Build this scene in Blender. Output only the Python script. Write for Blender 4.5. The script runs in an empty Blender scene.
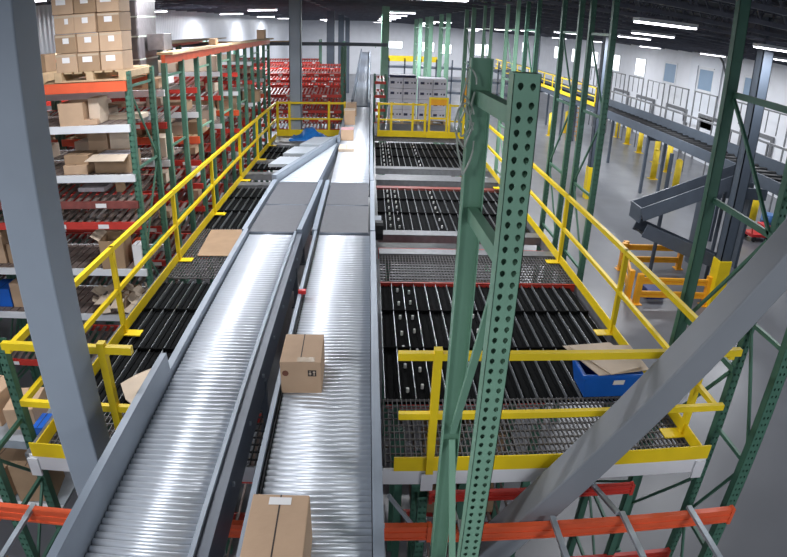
import bpy, math, random
from mathutils import Vector, Matrix
random.seed(7)
SC = bpy.context.scene
COL = SC.collection

# ------------------------------------------------------------------ materials
def mat(name, col, rough=0.5, metal=0.0, var=0.10, scale=6.0, bump=0.0, bscale=60.0, emit=None, es=0.0, stretch=None):
    m = bpy.data.materials.new(name); m.use_nodes = True
    nt = m.node_tree; b = nt.nodes['Principled BSDF']
    b.inputs['Roughness'].default_value = rough; b.inputs['Metallic'].default_value = metal
    tc = nt.nodes.new('ShaderNodeTexCoord'); mp = nt.nodes.new('ShaderNodeMapping')
    nt.links.new(tc.outputs['Object'], mp.inputs['Vector'])
    if stretch: mp.inputs['Scale'].default_value = stretch
    n = nt.nodes.new('ShaderNodeTexNoise'); n.inputs['Scale'].default_value = scale; n.inputs['Detail'].default_value = 4
    nt.links.new(mp.outputs['Vector'], n.inputs['Vector'])
    r = nt.nodes.new('ShaderNodeValToRGB')
    r.color_ramp.elements[0].position = .3; r.color_ramp.elements[1].position = .7
    r.color_ramp.elements[0].color = [max(0, c*(1-var)) for c in col]+[1]
    r.color_ramp.elements[1].color = [min(1, c*(1+var)) for c in col]+[1]
    nt.links.new(n.outputs['Fac'], r.inputs['Fac']); nt.links.new(r.outputs['Color'], b.inputs['Base Color'])
    if bump:
        n2 = nt.nodes.new('ShaderNodeTexNoise'); n2.inputs['Scale'].default_value = bscale
        nt.links.new(mp.outputs['Vector'], n2.inputs['Vector'])
        bp = nt.nodes.new('ShaderNodeBump'); bp.inputs['Strength'].default_value = bump; bp.inputs['Distance'].default_value = .01
        nt.links.new(n2.outputs['Fac'], bp.inputs['Height']); nt.links.new(bp.outputs['Normal'], b.inputs['Normal'])
    if emit:
        b.inputs['Emission Color'].default_value = list(emit)+[1]; b.inputs['Emission Strength'].default_value = es
    return m
def s2l(r, g, b):
    f = lambda c: (c/255/12.92) if c/255 <= .04045 else ((c/255+.055)/1.055)**2.4
    return (f(r), f(g), f(b))
GREEN = mat('rack_green', s2l(122, 164, 140), .5, 0, .08, 5)
DKGREEN = mat('rack_dark_green', s2l(70, 112, 94), .5, 0, .12, 5)
GALV = mat('galvanised_steel', s2l(168, 176, 184), .5, .5, .12, 8)
ROLL = mat('roller_zinc', s2l(226, 231, 238), .40, .5, .08, 3, stretch=(1, 40, 40))
CONVG = mat('conveyor_grey_paint', s2l(132, 142, 154), .42, .1, .06, 4)
CONVD = mat('conveyor_dark_grey', s2l(84, 92, 104), .45, .1, .08, 4)
BELT = mat('belt_rubber', s2l(76, 78, 84), .55, 0, .08, 14)
BEDW = mat('conveyor_bed_white', s2l(196, 204, 212), .28, .35, .05, 5)
YEL = mat('safety_yellow', s2l(238, 206, 24), .45, 0, .07, 4)
DKYEL = mat('bollard_yellow', s2l(228, 198, 42), .5, 0, .1, 4)
BARR = mat('barrier_orange_yellow', s2l(240, 168, 34), .45, 0, .07, 4)
ORANGE = mat('beam_orange', s2l(222, 92, 54), .45, 0, .1, 5)
RED = mat('beam_red', s2l(198, 58, 48), .45, 0, .12, 5)
DKRED = mat('shelf_dark_red', s2l(126, 66, 60), .5, 0, .2, 8)
WHITE = mat('white_paint', s2l(222, 224, 228), .5, 0, .04, 4)
COLG = mat('column_grey', s2l(148, 158, 170), .5, 0, .05, 2)
BRACEG = mat('brace_grey', s2l(134, 138, 144), .5, 0, .05, 2)
STEELB = mat('steel_blue_grey', s2l(74, 83, 95), .5, 0, .08, 3)
BLACK = mat('lane_black', s2l(20, 21, 22), .85, 0, .25, 12)
LANEB = mat('lane_track_black', s2l(15, 16, 17), .9, 0, .2, 12)
for _m in (BLACK, LANEB): _m.node_tree.nodes['Principled BSDF'].inputs['Specular IOR Level'].default_value = .08
SHELFG = mat('shelf_grey_brown', s2l(120, 106, 100), .6, .1, .25, 14)
DARK = mat('dark_rubber', s2l(30, 31, 34), .6, 0, .2, 12)
TRACK = mat('lane_track_steel', s2l(150, 154, 158), .4, .6, .15, 20)
DECKG = mat('deck_grey', s2l(120, 122, 126), .5, .3, .15, 10)
GRATE = mat('grating_steel', s2l(104, 102, 102), .65, .15, .2, 14)
CARD = mat('cardboard', s2l(188, 158, 130), .8, 0, .06, 5, .1, 30)
CARD2 = mat('cardboard_dark', s2l(160, 132, 104), .8, 0, .08, 5, .1, 30)
CARD3 = mat('cardboard_pale', s2l(206, 188, 168), .8, 0, .06, 5, .1, 30)
TAPE = mat('packing_tape', s2l(190, 170, 146), .25, 0, .05, 8)
LABEL = mat('paper_label', s2l(232, 230, 230), .6, 0, .03, 8)
INK = mat('printed_ink', s2l(58, 48, 44), .7, 0, .1, 30)
INKB = mat('printed_blue_ink', s2l(54, 56, 88), .7, 0, .1, 30)
BLUE = mat('blue_plastic', s2l(18, 96, 196), .4, 0, .08, 4)
TARP = mat('blue_tarpaulin', s2l(36, 122, 206), .5, 0, .15, 14, .4, 12)
WRAP = mat('grey_stretch_wrap', s2l(86, 82, 84), .3, 0, .2, 9, .3, 20)
PALLET = mat('pallet_wood', s2l(190, 164, 130), .8, 0, .12, 8)
STRAP = mat('plastic_film', s2l(164, 172, 162), .35, 0, .08, 10)
REDP = mat('red_paint', s2l(206, 44, 46), .45, 0, .08, 5)
PAPER = mat('grey_paper', s2l(176, 170, 176), .8, 0, .15, 20)
WBOX = mat('white_carton', s2l(226, 224, 236), .7, 0, .04, 5)
WALLW = mat('wall_white', s2l(232, 234, 240), .6, 0, .04, 1.2)
DOORM = mat('dock_door_white', s2l(226, 230, 238), .5, 0, .03, 2)
ROOFM = mat('roof_black', s2l(30, 31, 38), .8, 0, .2, 2)
JOIST = mat('joist_dark', s2l(92, 94, 106), .7, 0, .2, 3)
LAMP = mat('lamp_lens', (1, 1, 1), .5, 0, 0, 1, emit=(.93, .92, 1), es=9)
WINB = mat('daylight_pane', (.8, .9, 1), .2, 0, 0, 1, emit=(.92, .97, 1), es=2.6)
WIND = mat('tinted_pane', s2l(120, 140, 160), .15, 0, .05, 1, emit=s2l(150, 175, 205), es=.22)

def floor_mat():
    m = mat('polished_concrete', s2l(100, 102, 107), .30, 0, .07, .5)
    nt = m.node_tree; b = nt.nodes['Principled BSDF']
    tc = nt.nodes.new('ShaderNodeTexCoord'); n = nt.nodes.new('ShaderNodeTexNoise'); n.inputs['Scale'].default_value = .8
    nt.links.new(tc.outputs['Object'], n.inputs['Vector'])
    mr = nt.nodes.new('ShaderNodeMapRange'); mr.inputs['To Min'].default_value = .24; mr.inputs['To Max'].default_value = .42
    nt.links.new(n.outputs['Fac'], mr.inputs['Value']); nt.links.new(mr.outputs['Result'], b.inputs['Roughness'])
    return m
FLOOR = floor_mat()
def ribbed_mat():
    m = mat('wall_ribbed', s2l(224, 228, 236), .38, .05, .04, 1)
    nt = m.node_tree; b = nt.nodes['Principled BSDF']
    tc = nt.nodes.new('ShaderNodeTexCoord'); w = nt.nodes.new('ShaderNodeTexWave'); w.inputs['Scale'].default_value = 1.2
    w.bands_direction = 'Y'
    nt.links.new(tc.outputs['Object'], w.inputs['Vector'])
    bp = nt.nodes.new('ShaderNodeBump'); bp.inputs['Strength'].default_value = .5; bp.inputs['Distance'].default_value = .04
    nt.links.new(w.outputs['Fac'], bp.inputs['Height']); nt.links.new(bp.outputs['Normal'], b.inputs['Normal'])
    return m
RIBBED = ribbed_mat()

# ------------------------------------------------------------------ mesh helper
class MB:
    def __init__(s): s.v = []; s.f = []
    def add(s, vs, fs):
        k = len(s.v); s.v += [tuple(p) for p in vs]; s.f += [tuple(i+k for i in q) for q in fs]; return s
    def bx(s, x0, x1, y0, y1, z0, z1):
        vs = [(x, y, z) for x in (x0, x1) for y in (y0, y1) for z in (z0, z1)]
        return s.add(vs, [(0, 1, 3, 2), (4, 6, 7, 5), (0, 4, 5, 1), (2, 3, 7, 6), (0, 2, 6, 4), (1, 5, 7, 3)])
    def bar(s, p, q, w, h=None, up=(0, 0, 1)):
        h = h or w; p = Vector(p); q = Vector(q); a = (q-p).normalized(); u = Vector(up)
        if abs(a.dot(u)) > .98: u = Vector((0, 1, 0))
        r = a.cross(u).normalized()*w/2; t = r.cross(a).normalized()*h/2
        vs = [e+i*r+j*t for e in (p, q) for i, j in ((-1, -1), (1, -1), (1, 1), (-1, 1))]
        return s.add(vs, [(3, 2, 1, 0), (4, 5, 6, 7), (0, 1, 5, 4), (1, 2, 6, 5), (2, 3, 7, 6), (3, 0, 4, 7)])
    def cyl(s, p, q, r, n=12, r2=None):
        r2 = r if r2 is None else r2
        p = Vector(p); q = Vector(q); a = (q-p).normalized(); u = Vector((0, 0, 1)) if abs(a.z) < .9 else Vector((1, 0, 0))
        x = a.cross(u).normalized(); y = a.cross(x)
        vs = [e+rr*(math.cos(2*math.pi*i/n)*x+math.sin(2*math.pi*i/n)*y) for e, rr in ((p, r), (q, r2)) for i in range(n)]
        fs = [(i, (i+1) % n, n+(i+1) % n, n+i) for i in range(n)]+[tuple(range(n-1, -1, -1)), tuple(range(n, 2*n))]
        return s.add(vs, fs)
    def tube(s, pts, r, n=8):
        pts = [Vector(p) for p in pts]; vs = []; ref = Vector((0, 0, 1))
        for i, p in enumerate(pts):
            a = (pts[min(i+1, len(pts)-1)]-pts[max(i-1, 0)]).normalized()
            x = a.cross(ref)
            if x.length < .1: x = a.cross(Vector((1, 0, 0)))
            x.normalize(); y = a.cross(x)
            vs += [p+r*(math.cos(2*math.pi*k/n)*x+math.sin(2*math.pi*k/n)*y) for k in range(n)]
        fs = [(i*n+k, i*n+(k+1) % n, (i+1)*n+(k+1) % n, (i+1)*n+k) for i in range(len(pts)-1) for k in range(n)]
        fs += [tuple(range(n-1, -1, -1)), tuple(range((len(pts)-1)*n, len(pts)*n))]
        return s.add(vs, fs)
    def prism(s, pts, z0, z1):
        n = len(pts); vs = [(x, y, z0) for x, y in pts]+[(x, y, z1) for x, y in pts]
        return s.add(vs, [tuple(range(n-1, -1, -1)), tuple(range(n, 2*n))]+[(i, (i+1) % n, n+(i+1) % n, n+i) for i in range(n)])
    def slab(s, quad, t):
        q = [Vector(p) for p in quad]; n = (q[1]-q[0]).cross(q[3]-q[0]).normalized()*t
        vs = q+[p+n for p in q]
        return s.add(vs, [(3, 2, 1, 0), (4, 5, 6, 7), (0, 1, 5, 4), (1, 2, 6, 5), (2, 3, 7, 6), (3, 0, 4, 7)])
def link(o, parent=None):
    COL.objects.link(o)
    if parent is not None: o.parent = parent
    return o
def obj(name, mb, m, parent=None, loc=None, smooth=False, bevel=0):
    me = bpy.data.meshes.new(name); me.from_pydata(mb.v, [], mb.f); me.update(); me.materials.append(m)
    if smooth:
        for p in me.polygons: p.use_smooth = len(p.vertices) == 4
    o = link(bpy.data.objects.new(name, me), parent)
    if loc: o.location = loc
    if bevel:
        b = o.modifiers.new('bevel', 'BEVEL'); b.width = bevel; b.segments = 2; b.limit_method = 'ANGLE'
    return o
def tag(o, label=None, cat=None, group=None, kind=None):
    for k, v in (('label', label), ('category', cat), ('group', group), ('kind', kind)):
        if v: o[k] = v
    return o
def thing(name, label, cat, loc=(0, 0, 0), group=None, rz=0, kind=None):
    o = link(bpy.data.objects.new(name, None)); o.location = loc; o.rotation_euler = (0, 0, rz); o.empty_display_size = .2
    return tag(o, label, cat, group, kind)
def struct(name, mb, m, parent=None, **k):
    o = obj(name, mb, m, parent, **k)
    if parent is None: o['kind'] = 'structure'
    return o
def dup(root, loc, label=None, group=None, rz=None):
    r = root.copy(); link(r); r.location = loc
    if rz is not None: r.rotation_euler = (0, 0, rz)
    if label: r['label'] = label
    if group: r['group'] = group
    for ch in list(root.children):
        c = ch.copy(); link(c, r)
        for g in list(ch.children):
            d = g.copy(); link(d, c)
    return r
ORD = ['first', 'second', 'third', 'fourth', 'fifth', 'sixth', 'seventh', 'eighth', 'ninth', 'tenth', 'eleventh', 'twelfth']

# ------------------------------------------------------------------ camera (wide lens, mild barrel)
cd = bpy.data.cameras.new('camera'); cam = link(bpy.data.objects.new('camera', cd)); SC.camera = cam
pitch, yaw, roll = .41355606, .05036085, .03312504
f = Vector((math.sin(yaw)*math.cos(pitch), math.cos(yaw)*math.cos(pitch), -math.sin(pitch)))
r0 = Vector((math.cos(yaw), -math.sin(yaw), 0)); u0 = r0.cross(f)
r1 = math.cos(roll)*r0+math.sin(roll)*u0; u1 = -math.sin(roll)*r0+math.cos(roll)*u0
mw = Matrix((r1, u1, -f)).transposed().to_4x4(); mw.translation = (0, 0, 6.4); cam.matrix_world = mw
cd.type = 'PANO'; cd.sensor_width = 36; cd.sensor_height = 36*557/787; cd.sensor_fit = 'HORIZONTAL'; cd.clip_end = 400
K = 787/36/500
for tgt in (cd, getattr(cd, 'cycles', None)):
    if tgt is None: continue
    try:
        tgt.panorama_type = 'FISHEYE_LENS_POLYNOMIAL'; tgt.fisheye_fov = math.pi
        tgt.fisheye_polynomial_k0 = 0; tgt.fisheye_polynomial_k1 = -.84008707*K; tgt.fisheye_polynomial_k2 = 0
        tgt.fisheye_polynomial_k3 = .05486092*K**3; tgt.fisheye_polynomial_k4 = 0
    except Exception as e: print('cam', e)

D = 3.0          # mezzanine deck height
CZ = 3.72        # conveyor roller top

# ------------------------------------------------------------------ room shell
struct('floor', MB().bx(-14, 20.2, -4, 86, -.2, 0), FLOOR)
ZR = 7.3
def roof_z(x): return ZR-max(0, x)*.047
wr = struct('wall_right', MB().bx(20, 20.3, -4, 86, 0, roof_z(20)+.9), WALLW)
struct('wall_far', MB().bx(-9.8, 20.3, 85, 85.3, 0, ZR+1), WALLW)
wl = MB().bx(-9.8, -9.5, -4, 85, 0, ZR+1)
struct('wall_left', wl, RIBBED)
m = MB()
for x0, x1 in ((-9.8, 0), (0, 20.3)):
    m.add([(x0, -4, roof_z(x0)+.9), (x1, -4, roof_z(x1)+.9), (x1, 85.3, roof_z(x1)+.9), (x0, 85.3, roof_z(x0)+.9),
           (x0, -4, roof_z(x0)+1.05), (x1, -4, roof_z(x1)+1.05), (x1, 85.3, roof_z(x1)+1.05), (x0, 85.3, roof_z(x0)+1.05)],
          [(3, 2, 1, 0), (4, 5, 6, 7), (0, 1, 5, 4), (1, 2, 6, 5), (2, 3, 7, 6), (3, 0, 4, 7)])
ceil = struct('ceiling', m, ROOFM)
# open-web joists, one mesh each, children of the ceiling
def joist(y):
    m = MB()
    for a, b in ((-9.5, 0), (0, 19.9)):
        za, zb = roof_z(a), roof_z(b)
        m.bar((a, y, za), (b, y, zb), .10, .07); m.bar((a, y, za+.85), (b, y, zb+.85), .10, .07)
        n = int((b-a)/.9)
        for i in range(n):
            xa = a+(b-a)*i/n; xb = a+(b-a)*(i+1)/n; xm = (xa+xb)/2
            m.bar((xa, y, roof_z(xa)+.85), (xm, y, roof_z(xm)), .035); m.bar((xm, y, roof_z(xm)), (xb, y, roof_z(xb)+.85), .035)
    return m
y = 1.5
while y < 84:
    obj('joist', joist(y), JOIST, ceil); y += 1.9 if y < 40 else 3.8
for x in (-7, -2.2, 3.5, 9.2, 14.6):
    m = MB().bar((x, -4, roof_z(x)+.25), (x, 85, roof_z(x)+.25), .16, .5); obj('girder', m, JOIST, ceil)

# right wall windows and dock door panel
wy = [28.8, 33.7, 38.4, 43.2, 48, 53, 58.5, 64.5, 72, 79]
for i, y in enumerate(wy):
    dim = i < 3
    w = struct(f'window_{i+1}', MB().bx(19.96, 20.02, y-.95, y-.8, 4.1, 5.5).bx(19.96, 20.02, y+.8, y+.95, 4.1, 5.5).bx(19.96, 20.02, y-.8, y+.8, 5.4, 5.55).bx(19.96, 20.02, y-.8, y+.8, 4.05, 4.2), WHITE)
    obj('pane', MB().bx(19.975, 20.0, y-.8, y+.8, 4.2, 5.4), WIND if dim else WINB, w)
m = MB().bx(19.9, 19.955, 33.7-1.75, 33.7+1.9, 2.0, 4.0).bx(19.9, 19.955, 33.7-1.75, 33.7-1, 4.0, 5.6).bx(19.9, 19.955, 33.7+1, 33.7+1.9, 4.0, 5.6).bx(19.9, 19.955, 33.7-1.75, 33.7+1.9, 5.6, 6.1)
struct('trim_1', m, DOORM)
for i, y in enumerate((27.6, 32.2, 36.6, 41.5, 46)):
    d = struct(f'door_{i+1}', MB().bx(19.9, 20.02, y-1.3, y+1.3, 0, 2.6), DOORM)
    obj('window_pane', MB().bx(19.86, 19.905, y-.35, y+.35, 1.25, 1.75), INK, d)
    obj('door_frame', MB().bx(19.86, 19.95, y-1.5, y-1.3, 0, 2.8).bx(19.86, 19.95, y+1.3, y+1.5, 0, 2.8).bx(19.86, 19.95, y-1.3, y+1.3, 2.6, 2.8), DECKG, d)
# far wall bright openings
for i, (x0, x1, z0, z1) in enumerate(((2.4, 4.4, 3.7, 4.6), (7.2, 8.8, 3.4, 4.6), (9.6, 11.2, 3.2, 4.4), (14.6, 16.9, 3.2, 4.7))):
    w = struct(f'window_{11+i}', MB().bx(x0-.15, x1+.15, 84.93, 85.02, z0-.15, z0).bx(x0-.15, x1+.15, 84.93, 85.02, z1, z1+.15).bx(x0-.15, x0, 84.93, 85.02, z0, z1).bx(x1, x1+.15, 84.93, 85.02, z0, z1), WHITE)
    obj('pane', MB().bx(x0, x1, 84.95, 85, z0, z1), WINB, w)
struct('trim_2', MB().tube([(19.8, 31.2, 0), (19.8, 31.2, 5.2), (19.8, 30.7, 5.9), (19.8, 30.2, 6.4)], .07).tube([(19.8, 31.2, 5.2), (19.8, 31.8, 6.0), (19.8, 32.2, 6.3)], .06), DECKG)

# ------------------------------------------------------------------ ceiling lamps, some added only for brightness
lamp_pos = [(8.0, 16.7), (5.6, 11.2), (9.0, 12.2), (1.4, 13.0), (1.25, 26), (1.25, 32), (1.25, 38.5), (1.25, 46), (1.25, 56), (9.7, 21.8), (9.7, 30), (9.7, 37), (9.7, 45), (9.7, 56),  # lamp above the deck is unseen, added to brighten the white cartons
            (16, 20), (16.2, 27), (16.2, 34), (16.2, 42), (16.2, 52), (-4.6, 26.5), (-7.4, 33), (-7.4, 44), (-7.4, 54), (-4.4, 62), (-8.6, 24),
            (5.5, 62), (11, 66), (1, 78), (7, 78), (13, 78), (-5, 76), (4.6, 40), (4.6, 50), (12.8, 17), (-6.6, 14.5), (-7.0, 11.6), (-2.7, 12.6), (-2.7, 9.2), (-2.7, 6.0), (-.6, 10.5), (-2.6, -1.0), (4.4, -.5), (-6, 2), (6.2, 7)]  # added: lamps brightening the far wall, unseen row giving left rollers their sheen
PW = {}
lampmesh = None
for i, (x, y) in enumerate(lamp_pos):
    z = roof_z(x)-.22
    t = thing('ceiling_lamp', 'slim white strip lamp hung under the dark roof joists', 'lamp', (x, y, z), 'strip lamps under the roof')
    if lampmesh is None:
        hm = MB().bx(-.62, .62, -.16, .16, .03, .10); lm = MB().bx(-.6, .6, -.14, .14, 0, .03)
        hk = MB().cyl((-.45, 0, .1), (-.45, 0, .32), .012, 6); hk2 = MB().cyl((.45, 0, .1), (.45, 0, .32), .012, 6)
        lampmesh = [obj('housing', hm, WHITE, t), obj('lens', lm, LAMP, t), obj('hanger', hk, JOIST, t), obj('hanger', hk2, JOIST, t)]
    else:
        for o in lampmesh:
            c = o.copy(); link(c, t)
    ld = bpy.data.lights.new('strip_lamp_light', 'AREA'); ld.shape = 'RECTANGLE'; ld.size = 1.2; ld.size_y = .3
    ld.energy = 240 if (x, y) == (1.4, 13.0) else 420 if x < -7 and y > 20 else (((200 if x > 15 else 430)) if y > 19 else 112) if y > 5.5 else 165; ld.color = (.94, .96, 1)
    lo = link(bpy.data.objects.new('lamp_light', ld), t); lo.location = (0, 0, -.03)

# ------------------------------------------------------------------ world
w = bpy.data.worlds.new('world'); SC.world = w; w.use_nodes = True
bg = w.node_tree.nodes['Background']; bg.inputs['Color'].default_value = (.80, .88, 1, 1); bg.inputs['Strength'].default_value = .42
SC.view_settings.view_transform = 'Standard'; SC.view_settings.look = 'None'; SC.view_settings.gamma = 1; SC.view_settings.use_curve_mapping = False
SC.view_settings.exposure = 0.0

# ------------------------------------------------------------------ posts with punched holes
def perforated(w, d, z0, z1, n=10, pitch=.0508, hw=.0085, hh=.012, dx=.019, two_col=True, t=.003, top_gap=.0):
    """channel post, centre x=0, front face y=0 facing -Y, body to y=d; teardrop holes really cut through the front sheet"""
    m = MB(); hx = w/2
    m.bx(-hx, -hx+t, 0, d, z0, z1).bx(hx-t, hx, 0, d, z0, z1).bx(-hx, hx, d-t, d, z0, z1)
    cols = ((-hx, 0, -dx), (0, hx, dx)) if two_col else ((-hx, hx, 0),)
    k = int((z1-z0)/pitch)
    for j in range(k):
        za = z0+j*pitch; zb = za+pitch if j < k-1 else z1; zc = (za+zb)/2
        for xa, xb, xc in cols:
            out = []; inn = []; inb = []
            for i in range(n):
                a = 2*math.pi*i/n+math.pi/n
                c, s = math.cos(a), math.sin(a)
                wd = hw*(1.0 if s > 0 else 1.0-.45*(-s))
                inn.append((xc+c*wd, 0, zc+s*hh)); inb.append((xc+c*wd, t, zc+s*hh))
                tx = ((xb-xc) if c > 0 else (xc-xa))/max(abs(c), 1e-6); tz = ((zb-zc) if s > 0 else (zc-za))/max(abs(s), 1e-6)
                q = min(tx, tz); out.append((xc+c*q, 0, zc+s*q))
            corners = [(xb, 0, zb), (xa, 0, zb), (xa, 0, za), (xb, 0, za)]
            fs = [(i, (i+1) % n, n+(i+1) % n, n+i) for i in range(n)]+[(n+i, n+(i+1) % n, 2*n+(i+1) % n, 2*n+i) for i in range(n)]
            for ci, co in enumerate(corners):
                for i in range(n):
                    p, q2 = out[i], out[(i+1) % n]
                    pe = (abs(p[0]-co[0]) < 1e-7, abs(p[2]-co[2]) < 1e-7); qe = (abs(q2[0]-co[0]) < 1e-7, abs(q2[2]-co[2]) < 1e-7)
                    if (pe[0] and qe[1] and not pe[1] and not qe[0]) or (pe[1] and qe[0] and not pe[0] and not qe[1]):
                        fs.append((i, 3*n+ci, (i+1) % n))
            m.add(out+inn+inb+corners, fs)
    return m
def zframe(parent, x, y0, y1, zs, mt, w=.04, diag=True):
    """horizontal struts and diagonals between the two posts of an upright frame"""
    for i, z in enumerate(zs):
        obj('strut', MB().bar((x, y0, z), (x, y1, z), w*.8, w), mt, parent)
        if diag and i < len(zs)-1:
            a, b = (y0, y1) if i % 2 == 0 else (y1, y0)
            obj('diagonal_brace', MB().bar((x, a, z+.05), (x, b, zs[i+1]-.05), w*.6, w*.7), mt, parent)

# foreground upright frame
t = thing('rack_upright', 'green upright rack frame close to the camera with teardrop holes beside the conveyor', 'rack upright', (.527, 2.0, 0))
pp = obj('perforated_post', perforated(.096, .075, 0, 6.27, 14, .0476, .0105, .0135, .0215), GREEN, t); obj('end_cap', MB().bx(-.048, .048, 0, .075, 6.27, 6.274), GREEN, pp)
m = MB().bx(-.10, -.005, .60, .604, 0, 6.29).bx(-.10, -.096, .56, .63, 0, 6.29).bx(-.009, -.005, .56, .63, 0, 6.29).bx(-.10, -.005, .626, .63, 0, 6.29)
obj('channel_post', m, GREEN, t)
zs = [.4, .92, 1.44, 1.96, 2.48, 3.0, 3.52, 5.6, 6.12]
for z in (6.12, 5.59):
    obj('strut', MB().bar((-.045, .60, z), (-.022, .075, z), .045, .065), GREEN, t)
for za, zb, ya, yb in ((5.5, 4.35, .05, .58), (4.30, 3.35, .58, .05), (3.3, 2.3, .05, .58), (2.25, 1.2, .58, .05)):
    obj('diagonal_brace', MB().bar((-.045 if ya > .3 else -.025, ya, za), (-.045 if yb > .3 else -.025, yb, zb), .035, .02), GREEN, t)
# strip of torn film on the rear post
m = MB()
for k, (cx, cz, rx, rz_) in enumerate(((.425, 6.15, .024, .10), (.410, 6.02, .034, .11), (.418, 5.94, .030, .15), (.404, 6.03, .022, .07))):
    pts = [(cx+rx*math.cos(a)+.008*math.sin(3*a+k), 2.555-.008*k+.01*math.sin(a), cz+rz_*math.sin(a)) for a in [2*math.pi*q/20+.3 for q in range(20)]]
    m.tube(pts, .0045, 6)
tag(obj('plastic_strap', m, STRAP), 'loose loops of pale plastic film tied round the green rear post', 'plastic strap')

# ------------------------------------------------------------------ left column and diagonal brace
t = thing('steel_column', 'wide grey steel column standing by the left end of the conveyors', 'column', (-2.155, 3.44, 0), kind='thing')
obj('shaft', MB().bx(-.137, .137, -.137, .137, 0, 8.0), COLG, t, bevel=.012)
obj('base_plate', MB().bx(-.22, .22, -.22, .22, 0, .025), COLG, t)
t = thing('steel_brace', 'thick grey square steel brace rising steeply to the right across the mezzanine corner', 'steel brace', (0, 3.5, 0), kind='thing')
p, q = Vector((-.70, 0, .10)), Vector((5.2, 0, 7.48))
p = Vector((1.30, 0, 2.62)); q = Vector((2.93, 0, 4.975)); a = (q-p).normalized()
obj('tube', MB().bar(p-a*3.05, q+a*3.4, .24, .26, up=(0, 1, 0)), BRACEG, t, bevel=.014)
m = MB().bx(-.75, -.2, -.15, .15, 0, .04).bx(-.72, -.3, -.006, .006, .04, .4); obj('gusset_plate', m, BRACEG, t)

# ------------------------------------------------------------------ mezzanine deck
t = thing('edge_beam', 'white steel edge beam along the front of the mezzanine under the yellow kick plate', 'edge beam', (0, 3.72, 0))
obj('web', MB().bx(-2.93, 3.06, 0, .012, 2.89, 3.055).bx(-2.93, 3.06, .012, .07, 3.0, 3.012).bx(-2.93, 3.06, .012, .07, 2.89, 2.902), WHITE, t)
for x in (-2.9, .52, 3.0):
    obj('bracket', MB().bx(x-.05, x+.05, -.02, 0, 2.83, 3.02), WHITE, t)
for s, nm in ((-1, 'left'), (1, 'right')):
    x = -3.0 if s < 0 else 3.09
    tag(obj('side_beam', MB().bx(x-.035, x+.035, 3.8, 19.2, 2.82, 2.985), DECKG), f'grey steel beam carrying the {nm} side of the mezzanine under its railing', 'side beam')
def grating(x0, x1, y0, y1, label, step=.045, cross=.10):
    m = MB()
    n = int((x1-x0)/step)
    for i in range(n+1): m.bx(x0+i*step-.004, x0+i*step+.004, y0, y1, 2.965, 2.99)
    k = int((y1-y0)/cross)
    for j in range(k+1): m.bx(x0, x1, y0+j*cross-.004, y0+j*cross+.004, 2.972, 2.992)
    return tag(obj('floor_grating', m, GRATE), label, 'grating', kind='thing')
grating(.18, 3.02, 3.8, 4.82, 'open steel grating strip behind the front railing right of the conveyors')
grating(-2.95, -.75, 3.8, 4.62, 'open steel grating strip behind the front railing left of the conveyors')
grating(.2, 3.03, 7.66, 8.66, 'open steel grating strip behind the nearest black lanes on the right')
grating(-2.95, -1.75, 7.7, 9.85, 'steel grating strip under the flat cardboard sheet')
grating(.2, 3.03, 18.35, 18.95, 'narrow steel grating strip in front of the far yellow gate')
def lanes(x0, x1, y0, y1, label, seed=0, step=.155, dots=True):
    t = thing('flow_lane_bed', label, 'lane bed', ((x0+x1)/2, y0, D), None)
    ox = -(x0+x1)/2
    obj('sheet', MB().bx(x0+ox, x1+ox, 0, y1-y0, -.10, -.06), BLACK, t)
    m = MB(); m2 = MB(); n = int((x1-x0)/step); rnd = random.Random(seed); d = MB()
    for i in range(n+1):
        x = x0+i*step+ox
        m.bx(x-.0035, x+.0035, 0, y1-y0, -.06, -.02)
        if i < n:
            m2.bx(x+.035, x+.05, 0, y1-y0, -.06, -.045); m2.bx(x+.105, x+.12, 0, y1-y0, -.06, -.045)
    obj('divider_rail', m, TRACK, t); obj('track', m2, LANEB, t)
    if dots:
        for lane in ([1, 2, 7] if n > 10 else [2]):
            for k in range(7):
                yy = (k+.5)/7*(y1-y0)+rnd.uniform(-.05, .05); x = x0+lane*step+ox+.077
                obj('wheel', MB().cyl((x, yy, -.06), (x, yy, -.01), .016, 8), LABEL, t)
    for yy in ((y1-y0)*.36, (y1-y0)*.7): obj('cross_tie', MB().bx(x0+ox, x1+ox, yy-.012, yy+.012, -.06, -.012), LANEB, t)
    return t
lanes(.2, 2.95, 4.85, 7.6, 'black flow lane bed nearest the camera right of the conveyors', 1)
lanes(.2, 2.98, 9.95, 12.72, 'middle black flow lane bed right of the conveyors', 2)
lanes(.2, 3.0, 14.9, 18.3, 'farthest black flow lane bed right of the conveyors by the yellow gate', 3)
lanes(-2.92, -1.75, 4.65, 7.6, 'black flow lane bed nearest the camera by the left yellow railing', 4, dots=False)
lanes(-2.92, -1.75, 9.95, 12.72, 'middle black flow lane bed by the left yellow railing', 5, dots=False)
lanes(-2.92, -1.6, 14.6, 17.3, 'farthest black flow lane bed by the left yellow railing', 6, dots=False)
def crossbeam(x0, x1, y, z0, z1, w, mt, label, cat='cross beam'):
    m = MB().bx(x0, x1, y-w/2, y+w/2, z1-.008, z1).bx(x0, x1, y-w/2, y-w/2+.008, z0, z1).bx(x0, x1, y+w/2-.008, y+w/2, z0, z1)
    return tag(obj('cross_beam', m, mt), label, cat)
crossbeam(.2, 3.05, 9.72, 2.86, 3.0, .26, DECKG, 'grey cross beam at the near edge of the middle right black lanes')
crossbeam(.2, 3.05, 8.82, 2.86, 3.0, .24, DECKG, 'grey cross beam behind the grating of the nearest right black lanes')
crossbeam(.2, 3.05, 9.28, 2.70, 2.86, .1, RED, 'red cross beam sunk between two grey beams right of the conveyors')
crossbeam(.2, 3.03, 7.63, 2.88, 2.99, .04, RED, 'thin red cross beam at the far edge of the nearest right black lanes')
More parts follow.
